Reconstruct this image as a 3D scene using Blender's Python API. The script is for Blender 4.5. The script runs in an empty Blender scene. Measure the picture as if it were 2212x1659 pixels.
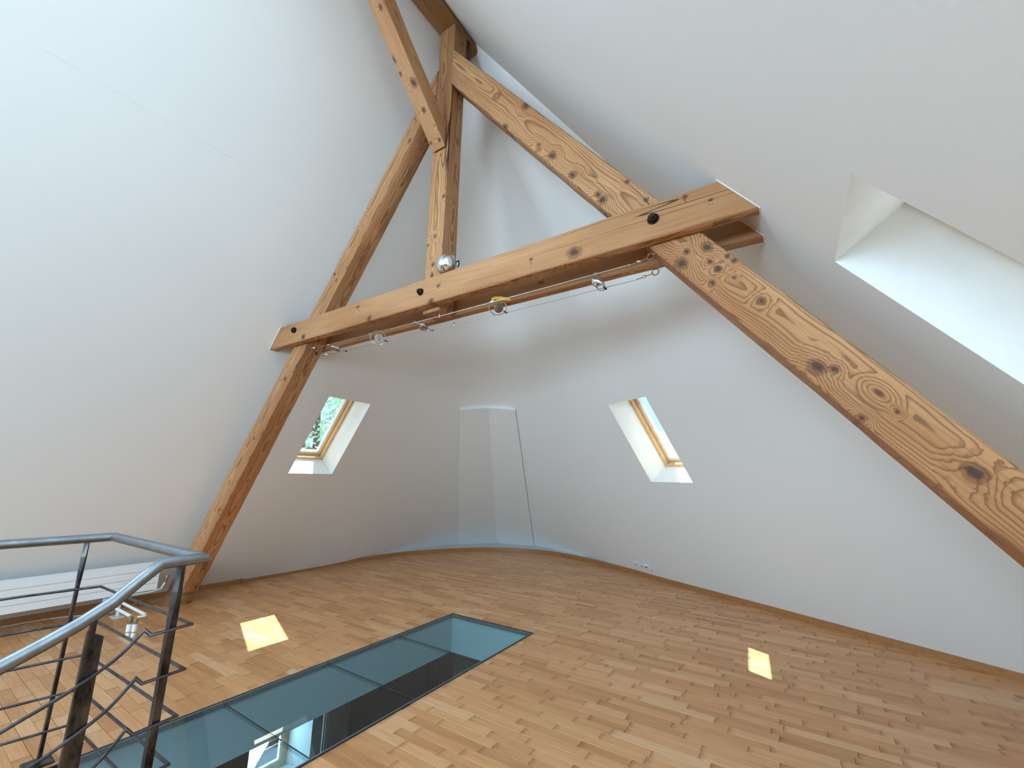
import bpy, bmesh, math, random
from mathutils import Vector, Matrix, noise
from mathutils.geometry import delaunay_2d_cdt

random.seed(7)
V = Vector
scene = bpy.context.scene
COL = scene.collection

# ------------------------------------------------------------------ camera
cam_d = bpy.data.cameras.new('camera')
cam = bpy.data.objects.new('camera', cam_d)
COL.objects.link(cam)
F_PX = 907.0
cam_d.sensor_fit = 'HORIZONTAL'
cam_d.sensor_width = 36.0
cam_d.lens = F_PX / 2212.0 * 36.0
cam_d.clip_start = 0.05
cam_d.clip_end = 200
YAW, PIT, ROL = math.radians(33.46), math.radians(12.68), math.radians(0.83)
fw = V((-math.sin(YAW) * math.cos(PIT), math.cos(YAW) * math.cos(PIT), math.sin(PIT)))
rt = V((math.cos(YAW), math.sin(YAW), 0))
up = rt.cross(fw)
rt2 = rt * math.cos(ROL) + up * math.sin(ROL)
up2 = rt2.cross(fw)
CAM = V((0, 0, 1.35))
mw = Matrix((rt2, up2, -fw)).transposed().to_4x4()
mw.translation = CAM
cam.matrix_world = mw
scene.camera = cam

# ------------------------------------------------------------------ world, sun, exposure
scene.view_settings.view_transform = 'Standard'
scene.view_settings.look = 'None'
scene.view_settings.gamma = 1.0
scene.view_settings.use_curve_mapping = False
scene.view_settings.exposure = 0.20
scene.cycles.caustics_reflective = False
scene.cycles.caustics_refractive = False
scene.cycles.max_bounces = 8
scene.cycles.glossy_bounces = 3
SKY_STRENGTH = 1.15
world = bpy.data.worlds.new('world')
scene.world = world
world.use_nodes = True
wn = world.node_tree.nodes
wbg = wn['Background']
wbg.inputs['Color'].default_value = (0.60, 0.82, 1.0, 1)
wbg.inputs['Strength'].default_value = SKY_STRENGTH

SUN_DIR = V((0.431, -0.438, -1.0)).normalized()
sd = bpy.data.lights.new('sun', 'SUN')
sd.energy = 18.0
sd.angle = 0.0093
sd.color = (1.0, 0.92, 0.70)
sun = bpy.data.objects.new('sun', sd)
COL.objects.link(sun)
sun.rotation_euler = SUN_DIR.to_track_quat('-Z', 'Y').to_euler()
sun.location = (-6, 8, 12)

DAY = (0.52, 0.77, 1.0)
def window_lamp(name, c, n, u, w, l, power, col=DAY):
    """area lamp set at one window opening: c centre, n inward direction, u along the window's length"""
    ld = bpy.data.lights.new(name, 'AREA')
    ld.shape = 'RECTANGLE'
    ld.size = w
    ld.size_y = l
    ld.energy = power
    ld.color = col
    o = bpy.data.objects.new(name, ld)
    COL.objects.link(o)
    n = n.normalized(); u = (u - n * u.dot(n)).normalized()
    z = -n; y = u; x = y.cross(z)
    m = Matrix((x, y, z)).transposed().to_4x4(); m.translation = c
    o.matrix_world = m
    return o

# roof geometry (metres): two slopes parallel to Y, a hipped end, a rounded corner between left slope and end slope
M1 = 1.33
XL, XR = -6.08, 1.916
RX, ZR = -2.082, 5.316
A = V((RX, 2.27, ZR))
N2 = V((0.476, 0.879, 0)).normalized()
DE, ME = 4.803, 1.40
YB = -6.5
GWX = -2.082   # middle of the added gable window
def on_left(Y, z): return V((XL + z / M1, Y, z))
def on_right(Y, z): return V((XR - z / M1, Y, z))
NL = V((-1, 0, 1 / M1)).normalized(); UL = V((1 / M1, 0, 1)).normalized(); HL = V((0, 1, 0))
NR = V((1, 0, 1 / M1)).normalized(); UR = V((-1 / M1, 0, 1)).normalized(); HR = V((0, -1, 0))
NE = V((N2.x, N2.y, 1 / ME)).normalized(); HE = V((N2.y, -N2.x, 0)); UE = V((-N2.x / ME, -N2.y / ME, 1)).normalized()

# roof windows: (name, centre on plaster, outward normal, across, up-slope, half width, half length)
WIN = [
    ('window_1', on_left(3.11, 1.809), NL, HL, UL, 0.29, 0.545),
    ('window_2', V((-1.3075, 4.7335, 1.765)), NE, HE, UE, 0.29, 0.53),
    ('window_3', on_right(1.73, 1.80), NR, HR, UR, 0.30, 0.545),
    ('window_4', on_left(-0.95, 3.55), NL, HL, UL, 0.75, 0.75),
    ('window_5_added', on_right(0.05, 2.3), NR, HR, UR, 0.45, 0.70),  # unseen skylight, added to light the left slope
    ('window_6_added', on_right(-2.6, 2.6), NR, HR, UR, 0.55, 0.70),  # unseen rear skylight, added for more fill light
    ('window_9_added', on_right(0.30, 3.75), NR, HR, UR, 0.55, 0.60),  # unseen high skylight, added to brighten the upper slopes
]
window_lamp('daylight_window_4', WIN[3][1] + NL * 0.28, -NL, UL, 1.4, 1.4, 58)
window_lamp('fill_lamp_5', WIN[4][1] + NR * 0.28, -NR, UR, 0.8, 1.3, 22)  # fill lamp behind the added skylight near the viewpoint
window_lamp('fill_lamp_6', WIN[5][1] + NR * 0.28, -NR, UR, 1.0, 1.3, 12)  # weaker fill lamp behind the added rear skylight
window_lamp('fill_lamp_7', V((GWX, YB - 0.12, 1.85)), V((0, 1, 0)), V((0, 0, 1)), 4.2, 2.2, 610, (0.645, 0.835, 1.0))  # strongest fill lamp, at the added gable window, lights the end wall
window_lamp('fill_lamp_9', WIN[6][1] + NR * 0.28, -NR, UR, 1.0, 1.1, 19)  # fill lamp behind the added skylight by the ridge
window_lamp('daylight_window_8', V((-5.62, 3.2, -1.55)), V((1, 0, 0)), V((0, 0, 1)), 0.55, 0.9, 16)

# ------------------------------------------------------------------ node helpers
def mat(name):
    m = bpy.data.materials.new(name); m.use_nodes = True
    nt = m.node_tree; nt.nodes.clear()
    out = nt.nodes.new('ShaderNodeOutputMaterial')
    b = nt.nodes.new('ShaderNodeBsdfPrincipled')
    nt.links.new(b.outputs[0], out.inputs[0])
    return m, nt, b, out
def N(nt, t, **kw):
    n = nt.nodes.new(t)
    for k, v in kw.items():
        if k.startswith('i_'):
            key = k[2:]
            n.inputs[int(key) if key.isdigit() else key].default_value = v
        else:
            setattr(n, k, v)
    return n
def math_(nt, op, a, b=None, c=None, clamp=False):
    n = nt.nodes.new('ShaderNodeMath'); n.operation = op; n.use_clamp = clamp
    for i, v in enumerate((a, b, c)):
        if v is None: continue
        if isinstance(v, (int, float)): n.inputs[i].default_value = v
        else: nt.links.new(v, n.inputs[i])
    return n.outputs[0]
def mixc(nt, fac, a, b, blend='MIX'):
    n = nt.nodes.new('ShaderNodeMix'); n.data_type = 'RGBA'; n.blend_type = blend
    for k, v in ((0, fac), (6, a), (7, b)):
        if isinstance(v, (int, float)): n.inputs[k].default_value = v
        elif isinstance(v, tuple): n.inputs[k].default_value = (*v, 1) if len(v) == 3 else v
        else: nt.links.new(v, n.inputs[k])
    return n.outputs[2]
def maprange(nt, v, a, b, c, d, smooth=False):
    n = nt.nodes.new('ShaderNodeMapRange'); n.clamp = True
    if smooth: n.interpolation_type = 'SMOOTHSTEP'
    nt.links.new(v, n.inputs[0])
    for i, x in enumerate((a, b, c, d)): n.inputs[i + 1].default_value = x
    return n.outputs[0]
def scaled(nt, vec, s):
    n = nt.nodes.new('ShaderNodeVectorMath'); n.operation = 'MULTIPLY'
    nt.links.new(vec, n.inputs[0]); n.inputs[1].default_value = s
    return n.outputs[0]
def noise_(nt, vec, scale, detail=3, rough=0.5):
    n = N(nt, 'ShaderNodeTexNoise'); n.inputs['Scale'].default_value = scale
    n.inputs['Detail'].default_value = detail; n.inputs['Roughness'].default_value = rough
    if vec is not None: nt.links.new(vec, n.inputs['Vector'])
    return n.outputs['Fac']

def flat_mat(name, col, rough=0.5, metal=0.0, spec=0.5):
    m, nt, b, out = mat(name)
    tc = N(nt, 'ShaderNodeTexCoord')
    n = noise_(nt, tc.outputs['Object'], 9, 3)
    c = mixc(nt, n, tuple(x * 0.94 for x in col), tuple(min(1, x * 1.05) for x in col))
    nt.links.new(c, b.inputs['Base Color'])
    b.inputs['Roughness'].default_value = rough
    b.inputs['Metallic'].default_value = metal
    b.inputs['Specular IOR Level'].default_value = spec
    return m

def plaster_mat(name, col, seam=None):
    m, nt, b, out = mat(name)
    tc = N(nt, 'ShaderNodeTexCoord')
    n1 = noise_(nt, tc.outputs['Object'], 0.8, 3)
    n2 = noise_(nt, tc.outputs['Object'], 60, 4, 0.6)
    c = mixc(nt, n1, tuple(x * 0.97 for x in col), col)
    if seam:   # hairline crack along a board joint: height, start and end along Y
        sp = N(nt, 'ShaderNodeSeparateXYZ'); nt.links.new(tc.outputs['Object'], sp.inputs[0])
        wv = noise_(nt, tc.outputs['Object'], 7, 4)
        dz = math_(nt, 'ABSOLUTE', math_(nt, 'SUBTRACT', math_(nt, 'ADD', sp.outputs[2], math_(nt, 'MULTIPLY', wv, 0.006)), seam[0]))
        k = math_(nt, 'MULTIPLY', maprange(nt, dz, 0.0016, 0.0006, 0, 1), maprange(nt, wv, 0.38, 0.52, 0.05, 0.40))
        k = math_(nt, 'MULTIPLY', k, math_(nt, 'MULTIPLY', math_(nt, 'GREATER_THAN', sp.outputs[1], seam[1]), math_(nt, 'LESS_THAN', sp.outputs[1], seam[2])))
        c = mixc(nt, k, c, tuple(x * 0.55 for x in col))
    nt.links.new(c, b.inputs['Base Color'])
    bp = N(nt, 'ShaderNodeBump'); bp.inputs['Strength'].default_value = 0.12; bp.inputs['Distance'].default_value = 0.004
    nt.links.new(n2, bp.inputs['Height']); nt.links.new(bp.outputs[0], b.inputs['Normal'])
    b.inputs['Roughness'].default_value = 0.85
    b.inputs['Specular IOR Level'].default_value = 0.2
    return m

def timber_mat(name, light, mid, dark, pith=(0.05, -0.10), seed=0.0, ring=0.0125, knots=0.5, klist=(), kaxis=1):
    m, nt, b, out = mat(name)
    tc = N(nt, 'ShaderNodeTexCoord')
    add = N(nt, 'ShaderNodeVectorMath'); add.operation = 'ADD'
    nt.links.new(tc.outputs['Object'], add.inputs[0]); add.inputs[1].default_value = (seed * 3.7, 0, 0)
    P = add.outputs[0]
    w1 = noise_(nt, scaled(nt, P, (0.9, 3.0, 3.0)), 1.0, 2)
    w2 = noise_(nt, scaled(nt, P, (2.2, 6.0, 6.0)), 1.3, 3)
    sep = N(nt, 'ShaderNodeSeparateXYZ'); nt.links.new(P, sep.inputs[0])
    y = math_(nt, 'ADD', sep.outputs[1], math_(nt, 'MULTIPLY_ADD', w1, 0.07, -0.035 - pith[0]))
    z = math_(nt, 'ADD', sep.outputs[2], math_(nt, 'MULTIPLY_ADD', w2, 0.035, -0.0175 - pith[1]))
    r = math_(nt, 'SQRT', math_(nt, 'ADD', math_(nt, 'MULTIPLY', y, y), math_(nt, 'MULTIPLY', z, z)))
    vor = N(nt, 'ShaderNodeTexVoronoi'); vor.inputs['Scale'].default_value = 1.0
    nt.links.new(scaled(nt, P, (3.0, 1.0, 6.5)), vor.inputs['Vector'])
    dk = vor.outputs['Distance']
    sc = N(nt, 'ShaderNodeSeparateXYZ'); nt.links.new(vor.outputs['Color'], sc.inputs[0])
    sel = math_(nt, 'LESS_THAN', sc.outputs[0], knots)
    bump_r = math_(nt, 'MULTIPLY', maprange(nt, dk, 0.42, 0.0, 0.0, 0.045, True), sel)
    r = math_(nt, 'ADD', r, bump_r)
    # single knots at their own places: (x along, y, z, radius)
    so = N(nt, 'ShaderNodeSeparateXYZ'); nt.links.new(tc.outputs['Object'], so.inputs[0])
    wk = noise_(nt, tc.outputs['Object'], 40, 2)
    kmin = None
    for kx, ky, kz, kr in klist:
        ddx = math_(nt, 'DIVIDE', math_(nt, 'SUBTRACT', so.outputs[0], kx), kr * 1.25)
        o_, kk = (so.outputs[2], kz) if kaxis == 1 else (so.outputs[1], ky)
        ddz = math_(nt, 'DIVIDE', math_(nt, 'SUBTRACT', o_, kk), kr)
        dd = math_(nt, 'SQRT', math_(nt, 'ADD', math_(nt, 'MULTIPLY', ddx, ddx), math_(nt, 'MULTIPLY', ddz, ddz)))
        kmin = dd if kmin is None else math_(nt, 'MINIMUM', kmin, dd)
    if kmin is not None:
        kmin = math_(nt, 'ADD', kmin, math_(nt, 'MULTIPLY_ADD', wk, 0.9, -0.45))
        r = math_(nt, 'ADD', r, maprange(nt, kmin, 3.6, 0.0, 0.0, 0.030, True))
    fr = math_(nt, 'FRACT', math_(nt, 'DIVIDE', r, ring))
    late = maprange(nt, fr, 0.45, 0.94, 0.0, 1.0, True)
    late = math_(nt, 'MULTIPLY', late, maprange(nt, fr, 0.93, 1.0, 1.0, 0.0))
    fib = noise_(nt, scaled(nt, P, (4, 130, 130)), 1.0, 3, 0.6)
    big = noise_(nt, scaled(nt, P, (0.8, 4, 4)), 1.0, 2)
    base = mixc(nt, maprange(nt, big, 0.35, 0.68, 0, 1), light, mid)
    c = mixc(nt, math_(nt, 'MULTIPLY', late, 0.70), base, dark)
    c = mixc(nt, math_(nt, 'MULTIPLY', maprange(nt, fib, 0.45, 0.75, 0, 1), 0.40), c, dark)
    kn = math_(nt, 'MULTIPLY', maprange(nt, dk, 0.14, 0.05, 0.0, 0.9, True), sel)
    c = mixc(nt, kn, c, tuple(x * 0.35 for x in dark))
    if kmin is not None:
        c = mixc(nt, maprange(nt, kmin, 1.35, 0.9, 0.0, 0.55, True), c, tuple(x * 0.75 for x in dark))
        c = mixc(nt, maprange(nt, kmin, 0.75, 0.35, 0.0, 0.85, True), c, (0.055, 0.035, 0.030))
    # long drying cracks
    cn = noise_(nt, scaled(nt, P, (0.28, 7.5, 7.5)), 1.0, 1.5)
    ln = math_(nt, 'ABSOLUTE', math_(nt, 'SUBTRACT', cn, 0.56))
    cm = noise_(nt, scaled(nt, P, (0.7, 1.5, 1.5)), 1.0, 1)
    crack = math_(nt, 'MULTIPLY', maprange(nt, ln, 0.0042, 0.0015, 0, 1), maprange(nt, cm, 0.50, 0.56, 0, 1))
    c = mixc(nt, math_(nt, 'MULTIPLY', crack, 0.9), c, (0.02, 0.010, 0.005))
    nt.links.new(c, b.inputs['Base Color'])
    h = math_(nt, 'SUBTRACT', math_(nt, 'MULTIPLY', fib, 0.3), math_(nt, 'ADD', math_(nt, 'MULTIPLY', late, -0.5), math_(nt, 'MULTIPLY', crack, 2.5)))
    bp = N(nt, 'ShaderNodeBump'); bp.inputs['Strength'].default_value = 0.35; bp.inputs['Distance'].default_value = 0.004
    nt.links.new(h, bp.inputs['Height']); nt.links.new(bp.outputs[0], b.inputs['Normal'])
    b.inputs['Roughness'].default_value = 0.62
    b.inputs['Specular IOR Level'].default_value = 0.3
    return m

def parquet_mat(name, per_object):
    m, nt, b, out = mat(name)
    uv = N(nt, 'ShaderNodeUVMap'); uv.uv_map = 'UVMap'
    if per_object:
        oi = N(nt, 'ShaderNodeObjectInfo'); rnd = oi.outputs['Random']
    else:
        at = N(nt, 'ShaderNodeAttribute'); at.attribute_name = 'tone'; rnd = at.outputs['Fac']
    ramp = N(nt, 'ShaderNodeValToRGB')
    e = ramp.color_ramp.elements
    e[0].position = 0; e[0].color = (0.53, 0.225, 0.078, 1)
    e[1].position = 1; e[1].color = (0.82, 0.475, 0.245, 1)
    for p, cc in ((0.3, (0.66, 0.295, 0.110, 1)), (0.55, (0.72, 0.335, 0.135, 1)), (0.8, (0.765, 0.385, 0.165, 1))):
        x = e.new(p); x.color = cc
    nt.links.new(rnd, ramp.inputs[0])
    comb = N(nt, 'ShaderNodeCombineXYZ')
    nt.links.new(math_(nt, 'MULTIPLY', rnd, 53.0), comb.inputs[2])
    vadd = N(nt, 'ShaderNodeVectorMath'); vadd.operation = 'ADD'
    nt.links.new(uv.outputs[0], vadd.inputs[0]); nt.links.new(comb.outputs[0], vadd.inputs[1])
    fib = noise_(nt, scaled(nt, vadd.outputs[0], (5, 90, 1)), 1.0, 4, 0.6)
    big = noise_(nt, scaled(nt, vadd.outputs[0], (3, 14, 1)), 1.0, 2)
    c = mixc(nt, math_(nt, 'MULTIPLY', maprange(nt, fib, 0.4, 0.75, 0, 1), 0.35), ramp.outputs[0], (0.30, 0.145, 0.055))
    c = mixc(nt, maprange(nt, big, 0.35, 0.7, 0, 0.35), c, (0.74, 0.45, 0.235))
    # darker stain at one end of a stave
    su = N(nt, 'ShaderNodeSeparateXYZ'); nt.links.new(uv.outputs[0], su.inputs[0])
    endm = maprange(nt, math_(nt, 'ADD', su.outputs[0], math_(nt, 'MULTIPLY', big, 0.05)), 0.060, 0.022, 0, 0.45, True)
    c = mixc(nt, endm, c, (0.20, 0.085, 0.028))
    nt.links.new(c, b.inputs['Base Color'])
    nt.links.new(maprange(nt, fib, 0.3, 0.7, 0.30, 0.44), b.inputs['Roughness'])
    bp = N(nt, 'ShaderNodeBump'); bp.inputs['Strength'].default_value = 0.08; bp.inputs['Distance'].default_value = 0.002
    nt.links.new(fib, bp.inputs['Height']); nt.links.new(bp.outputs[0], b.inputs['Normal'])
    b.inputs['Coat Weight'].default_value = 0.12
    b.inputs['Coat Roughness'].default_value = 0.28
    b.inputs['Specular IOR Level'].default_value = 0.33
    return m

def wood_mat(name, col, dark, rough=0.45, axis=0):
    m, nt, b, out = mat(name)
    tc = N(nt, 'ShaderNodeTexCoord')
    s = [60, 60, 60]; s[axis] = 3
    n1 = noise_(nt, scaled(nt, tc.outputs['Object'], tuple(s)), 1.0, 4, 0.6)
    c = mixc(nt, maprange(nt, n1, 0.35, 0.7, 0, 0.8), col, dark)
    nt.links.new(c, b.inputs['Base Color'])
    b.inputs['Roughness'].default_value = rough
    return m

def glass_mat(name, tint, ior=1.5):
    m, nt, b, out = mat(name)
    nt.nodes.remove(b)
    tr = N(nt, 'ShaderNodeBsdfTransparent'); tr.inputs[0].default_value = (*tint, 1)
    gl = N(nt, 'ShaderNodeBsdfGlossy'); gl.inputs['Roughness'].default_value = 0.0
    fr = N(nt, 'ShaderNodeFresnel'); fr.inputs[0].default_value = ior
    mx = N(nt, 'ShaderNodeMixShader')
    geo = N(nt, 'ShaderNodeNewGeometry')   # reflect on the outer faces only, no total reflection inside the sheet
    fac = math_(nt, 'MULTIPLY', fr.outputs[0], math_(nt, 'SUBTRACT', 1.0, geo.outputs['Backfacing']))
    nt.links.new(fac, mx.inputs[0]); nt.links.new(tr.outputs[0], mx.inputs[1]); nt.links.new(gl.outputs[0], mx.inputs[2])
    nt.links.new(mx.outputs[0], out.inputs[0])
    return m

def steel_mat(name, col, rough, stain=0.0):
    m, nt, b, out = mat(name)
    tc = N(nt, 'ShaderNodeTexCoord')
    n1 = noise_(nt, scaled(nt, tc.outputs['Object'], (18, 18, 7)), 1.0, 4, 0.65)
    c = mixc(nt, maprange(nt, n1, 0.4, 0.68, 0, 1), col, tuple(x * (1 - stain) for x in col))
    nt.links.new(c, b.inputs['Base Color'])
    b.inputs['Metallic'].default_value = 1.0
    nt.links.new(maprange(nt, n1, 0.3, 0.7, rough, rough + 0.12), b.inputs['Roughness'])
    return m

MAT = {}
MAT['plaster'] = plaster_mat('white_plaster', (0.86, 0.87, 0.87))
MAT['plaster_seam'] = plaster_mat('white_plaster_cracked', (0.86, 0.87, 0.87), (3.694, 0.12, 1.28))
MAT['panel'] = plaster_mat('white_panel_paint', (0.85, 0.86, 0.855))
MAT['white'] = flat_mat('white_lacquer', (0.83, 0.84, 0.84), 0.4)
MAT['white_trim'] = flat_mat('white_trim_paint', (0.82, 0.83, 0.84), 0.6)
MAT['ledge'] = flat_mat('pale_grey_ledge_board', (0.72, 0.725, 0.73), 0.7)
MAT['pine'] = wood_mat('pine_window_frame', (0.72, 0.47, 0.24), (0.50, 0.28, 0.11), 0.45, 2)
MAT['skirting'] = wood_mat('beech_skirting', (0.42, 0.195, 0.07), (0.30, 0.125, 0.04), 0.4, 0)
MAT['stave'] = parquet_mat('parquet_stave', True)
MAT['field'] = parquet_mat('parquet_field', False)
MAT['joint'] = flat_mat('parquet_joint', (0.11, 0.05, 0.02), 0.9)
MAT['glass_floor'] = glass_mat('green_tinted_floor_glass', (0.71, 0.84, 0.86))
MAT['glass_edge'] = flat_mat('ground_glass_edge', (0.16, 0.24, 0.26), 0.25)
MAT['pane'] = glass_mat('clear_window_glass', (0.93, 0.97, 0.98))
MAT['darksteel'] = steel_mat('dark_floor_frame_steel', (0.10, 0.115, 0.13), 0.38, 0.3)
MAT['rail'] = steel_mat('brushed_stainless', (0.31, 0.335, 0.36), 0.38, 0.2)
MAT['wire'] = steel_mat('bright_steel_wire', (0.62, 0.63, 0.62), 0.35, 0.1)
MAT['raw'] = steel_mat('raw_black_steel', (0.13, 0.125, 0.13), 0.34, 0.85)
MAT['rod'] = steel_mat('raw_steel_rod', (0.135, 0.13, 0.14), 0.38, 0.5)
MAT['iron'] = steel_mat('black_iron_bolt', (0.06, 0.045, 0.042), 0.45, 0.4)
MAT['chrome'] = steel_mat('polished_chrome', (0.82, 0.84, 0.86), 0.06, 0.02)
MAT['brass'] = steel_mat('dull_brass_fitting', (0.50, 0.42, 0.30), 0.35, 0.2)
MAT['lampglass'] = flat_mat('silvered_lamp_reflector', (0.78, 0.78, 0.76), 0.12, 0.85)
MAT['yellow'] = flat_mat('yellow_paper', (0.75, 0.46, 0.03), 0.7)
MAT['dark'] = flat_mat('dark_void_plastic', (0.02, 0.02, 0.02), 0.6)
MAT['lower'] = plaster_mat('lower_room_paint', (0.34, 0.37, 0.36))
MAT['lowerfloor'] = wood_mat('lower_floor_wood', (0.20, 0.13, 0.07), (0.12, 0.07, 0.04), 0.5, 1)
MAT['lowerdoor'] = wood_mat('brown_door_wood', (0.26, 0.19, 0.11), (0.17, 0.12, 0.07), 0.5, 2)
MAT['leaf'] = flat_mat('tree_leaf_green', (0.26, 0.46, 0.36), 0.5)
MAT['bark'] = flat_mat('tree_bark', (0.12, 0.09, 0.07), 0.9)
MAT['paving'] = flat_mat('pale_grey_paving', (0.46, 0.50, 0.55), 0.9)
MAT['rooftile'] = flat_mat('grey_roof_tile', (0.085, 0.115, 0.18), 0.7)
# old roof timbers: one tone of stained spruce, cut from different logs
TL, TM, TD = (0.585, 0.318, 0.150), (0.43, 0.193, 0.077), (0.155, 0.058, 0.022)

# ------------------------------------------------------------------ mesh helpers
class MB:
    def __init__(self):
        self.v = []; self.f = []; self.uv = None
    def add(self, vs, fs):
        o = len(self.v); self.v += [V(p) for p in vs]; self.f += [tuple(i + o for i in f) for f in fs]
        return self
    def hexa(self, q0, q1):
        """solid between two quads"""
        fs = [(3, 2, 1, 0), (4, 5, 6, 7)] + [(i, (i + 1) % 4, 4 + (i + 1) % 4, 4 + i) for i in range(4)]
        return self.add(list(q0) + list(q1), fs)
    def box(self, lo, hi):
        x0, y0, z0 = lo; x1, y1, z1 = hi
        return self.hexa([(x0, y0, z0), (x1, y0, z0), (x1, y1, z0), (x0, y1, z0)], [(x0, y0, z1), (x1, y0, z1), (x1, y1, z1), (x0, y1, z1)])
    def obox(self, c, ax, ay, az, sx, sy, sz):
        """oriented box: centre, axes, half sizes"""
        c = V(c)
        q = lambda s: [c - ax * sx - ay * sy + az * s, c + ax * sx - ay * sy + az * s, c + ax * sx + ay * sy + az * s, c - ax * sx + ay * sy + az * s]
        return self.hexa(q(-sz), q(sz))
    def tube(self, pts, r, n=10, closed=False, cap=True):
        pts = [V(p) for p in pts]; m = len(pts)
        rr = r if isinstance(r, (list, tuple)) else [r] * m
        tang = []
        for i in range(m):
            a = pts[(i - 1) % m] if (closed or i > 0) else pts[i]
            b = pts[(i + 1) % m] if (closed or i < m - 1) else pts[i]
            t = (pts[i] - a).normalized() + (b - pts[i]).normalized()
            if t.length < 1e-6: t = b - a
            tang.append(t.normalized())
        ref = V((0, 0, 1)) if abs(tang[0].z) < 0.9 else V((1, 0, 0))
        nrm = (ref - tang[0] * ref.dot(tang[0])).normalized()
        o = len(self.v)
        for i in range(m):
            nrm = (nrm - tang[i] * nrm.dot(tang[i])).normalized()
            bn = tang[i].cross(nrm)
            s = 1.0
            if 0 < i < m - 1 or closed:   # keep the tube's width at mitred corners
                a = (pts[i] - pts[i - 1]).normalized(); k = a.dot(tang[i]); s = 1 / max(0.5, k)
            mit = None
            if s > 1.001:
                b_ = (pts[(i + 1) % m] - pts[i]).normalized(); mit = (b_ - a)
                mit = mit.normalized() if mit.length > 1e-6 else None
            for k in range(n):
                an = 2 * math.pi * k / n
                d = nrm * math.cos(an) + bn * math.sin(an)
                if mit is not None: d = d + mit * d.dot(mit) * (s - 1)
                self.v.append(pts[i] + d * rr[i])
        for i in range(m if closed else m - 1):
            j = (i + 1) % m
            for k in range(n):
                l = (k + 1) % n
                self.f.append((o + i * n + k, o + i * n + l, o + j * n + l, o + j * n + k))
        if cap and not closed:
            self.f.append(tuple(o + k for k in range(n))[::-1]); self.f.append(tuple(o + (m - 1) * n + k for k in range(n)))
        return self
    def lathe(self, c, axis, prof, n=20):
        """prof: list of (radius, distance along axis)"""
        axis = V(axis).normalized(); c = V(c)
        ref = V((0, 0, 1)) if abs(axis.z) < 0.9 else V((1, 0, 0))
        x = (ref - axis * ref.dot(axis)).normalized(); y = axis.cross(x)
        o = len(self.v); m = len(prof)
        for r, h in prof:
            for k in range(n):
                a = 2 * math.pi * k / n
                self.v.append(c + axis * h + (x * math.cos(a) + y * math.sin(a)) * max(r, 1e-5))
        for i in range(m - 1):
            for k in range(n):
                l = (k + 1) % n
                self.f.append((o + i * n + k, o + i * n + l, o + (i + 1) * n + l, o + (i + 1) * n + k))
        self.f.append(tuple(o + k for k in range(n))[::-1]); self.f.append(tuple(o + (m - 1) * n + k for k in range(n)))
        return self
    def build(self, name, m, parent=None, smooth=False, fix=True, bevel=0.0, origin=None):
        vs = self.v
        if origin is not None: vs = [p - V(origin) for p in vs]
        me = bpy.data.meshes.new(name)
        me.from_pydata([tuple(p) for p in vs], [], self.f)
        if fix or bevel:
            bm = bmesh.new(); bm.from_mesh(me)
            if fix: bmesh.ops.recalc_face_normals(bm, faces=bm.faces)
            if bevel: bmesh.ops.bevel(bm, geom=[e for e in bm.edges if e.calc_face_angle(0) > 0.5], offset=bevel, segments=1, affect='EDGES', profile=0.5)
            bm.to_mesh(me); bm.free()
        if smooth:
            for p in me.polygons: p.use_smooth = True
            try: me.set_sharp_from_angle(angle=0.7)
            except Exception: pass
        me.materials.append(MAT[m] if isinstance(m, str) else m)
        o = bpy.data.objects.new(name, me); COL.objects.link(o)
        if origin is not None: o.location = origin
        if parent is not None: put(o, parent)
        return o
def put(o, parent):
    mwo = o.matrix_basis.copy()
    o.parent = parent
    o.matrix_parent_inverse = PW(parent).inverted()
    o.matrix_basis = mwo
def PW(o):
    m = o.matrix_basis.copy()
    if o.parent is not None: m = PW(o.parent) @ o.matrix_parent_inverse @ m
    return m
def tag(o, label=None, cat=None, group=None, kind=None):
    if label: o['label'] = label
    if cat: o['category'] = cat
    if group: o['group'] = group
    if kind: o['kind'] = kind
    return o
def empty(name, loc, label=None, cat=None, group=None, kind=None):
    o = bpy.data.objects.new(name, None); COL.objects.link(o); o.location = loc; o.empty_display_size = 0.1
    return tag(o, label, cat, group, kind)

def plane_with_holes(name, poly, holes, n, m):
    """flat polygon with rectangular holes, triangulated"""
    o = V(poly[0]); nn = (V(poly[1]) - o).cross(V(poly[2]) - o).normalized()
    n = nn if nn.dot(V(n)) > 0 else -nn
    x = (V(poly[1]) - o).normalized(); y = n.cross(x)
    to2 = lambda p: V(((V(p) - o).dot(x), (V(p) - o).dot(y)))
    vs = []; es = []
    loops = [[to2(p) for p in poly]] + [[to2(p) for p in h] for h in holes]
    for l in loops:
        k = len(vs); vs += l; es += [(k + i, k + (i + 1) % len(l)) for i in range(len(l))]
    r = delaunay_2d_cdt(vs, es, [], 1, 1e-5)
    def inside(p, l):
        s = False
        for i in range(len(l)):
            a, b = l[i], l[i - 1]
            if (a.y > p.y) != (b.y > p.y) and p.x < (b.x - a.x) * (p.y - a.y) / (b.y - a.y) + a.x: s = not s
        return s
    fs = []
    for f in r[2]:
        c = sum((r[0][i] for i in f), V((0, 0))) / len(f)
        if inside(c, loops[0]) and not any(inside(c, l) for l in loops[1:]): fs.append(tuple(f))
    mb = MB(); mb.add([o + x * p.x + y * p.y for p in r[0]], fs)
    return mb.build(name, m, fix=True)

def win_rect(w, d=0.0, sh=0.0):
    _, c, n, h, u, a, l = w
    c = c + n * d
    return [c - h * (a - sh) - u * (l - sh), c + h * (a - sh) - u * (l - sh), c + h * (a - sh) + u * (l - sh), c - h * (a - sh) + u * (l - sh)]

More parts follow.
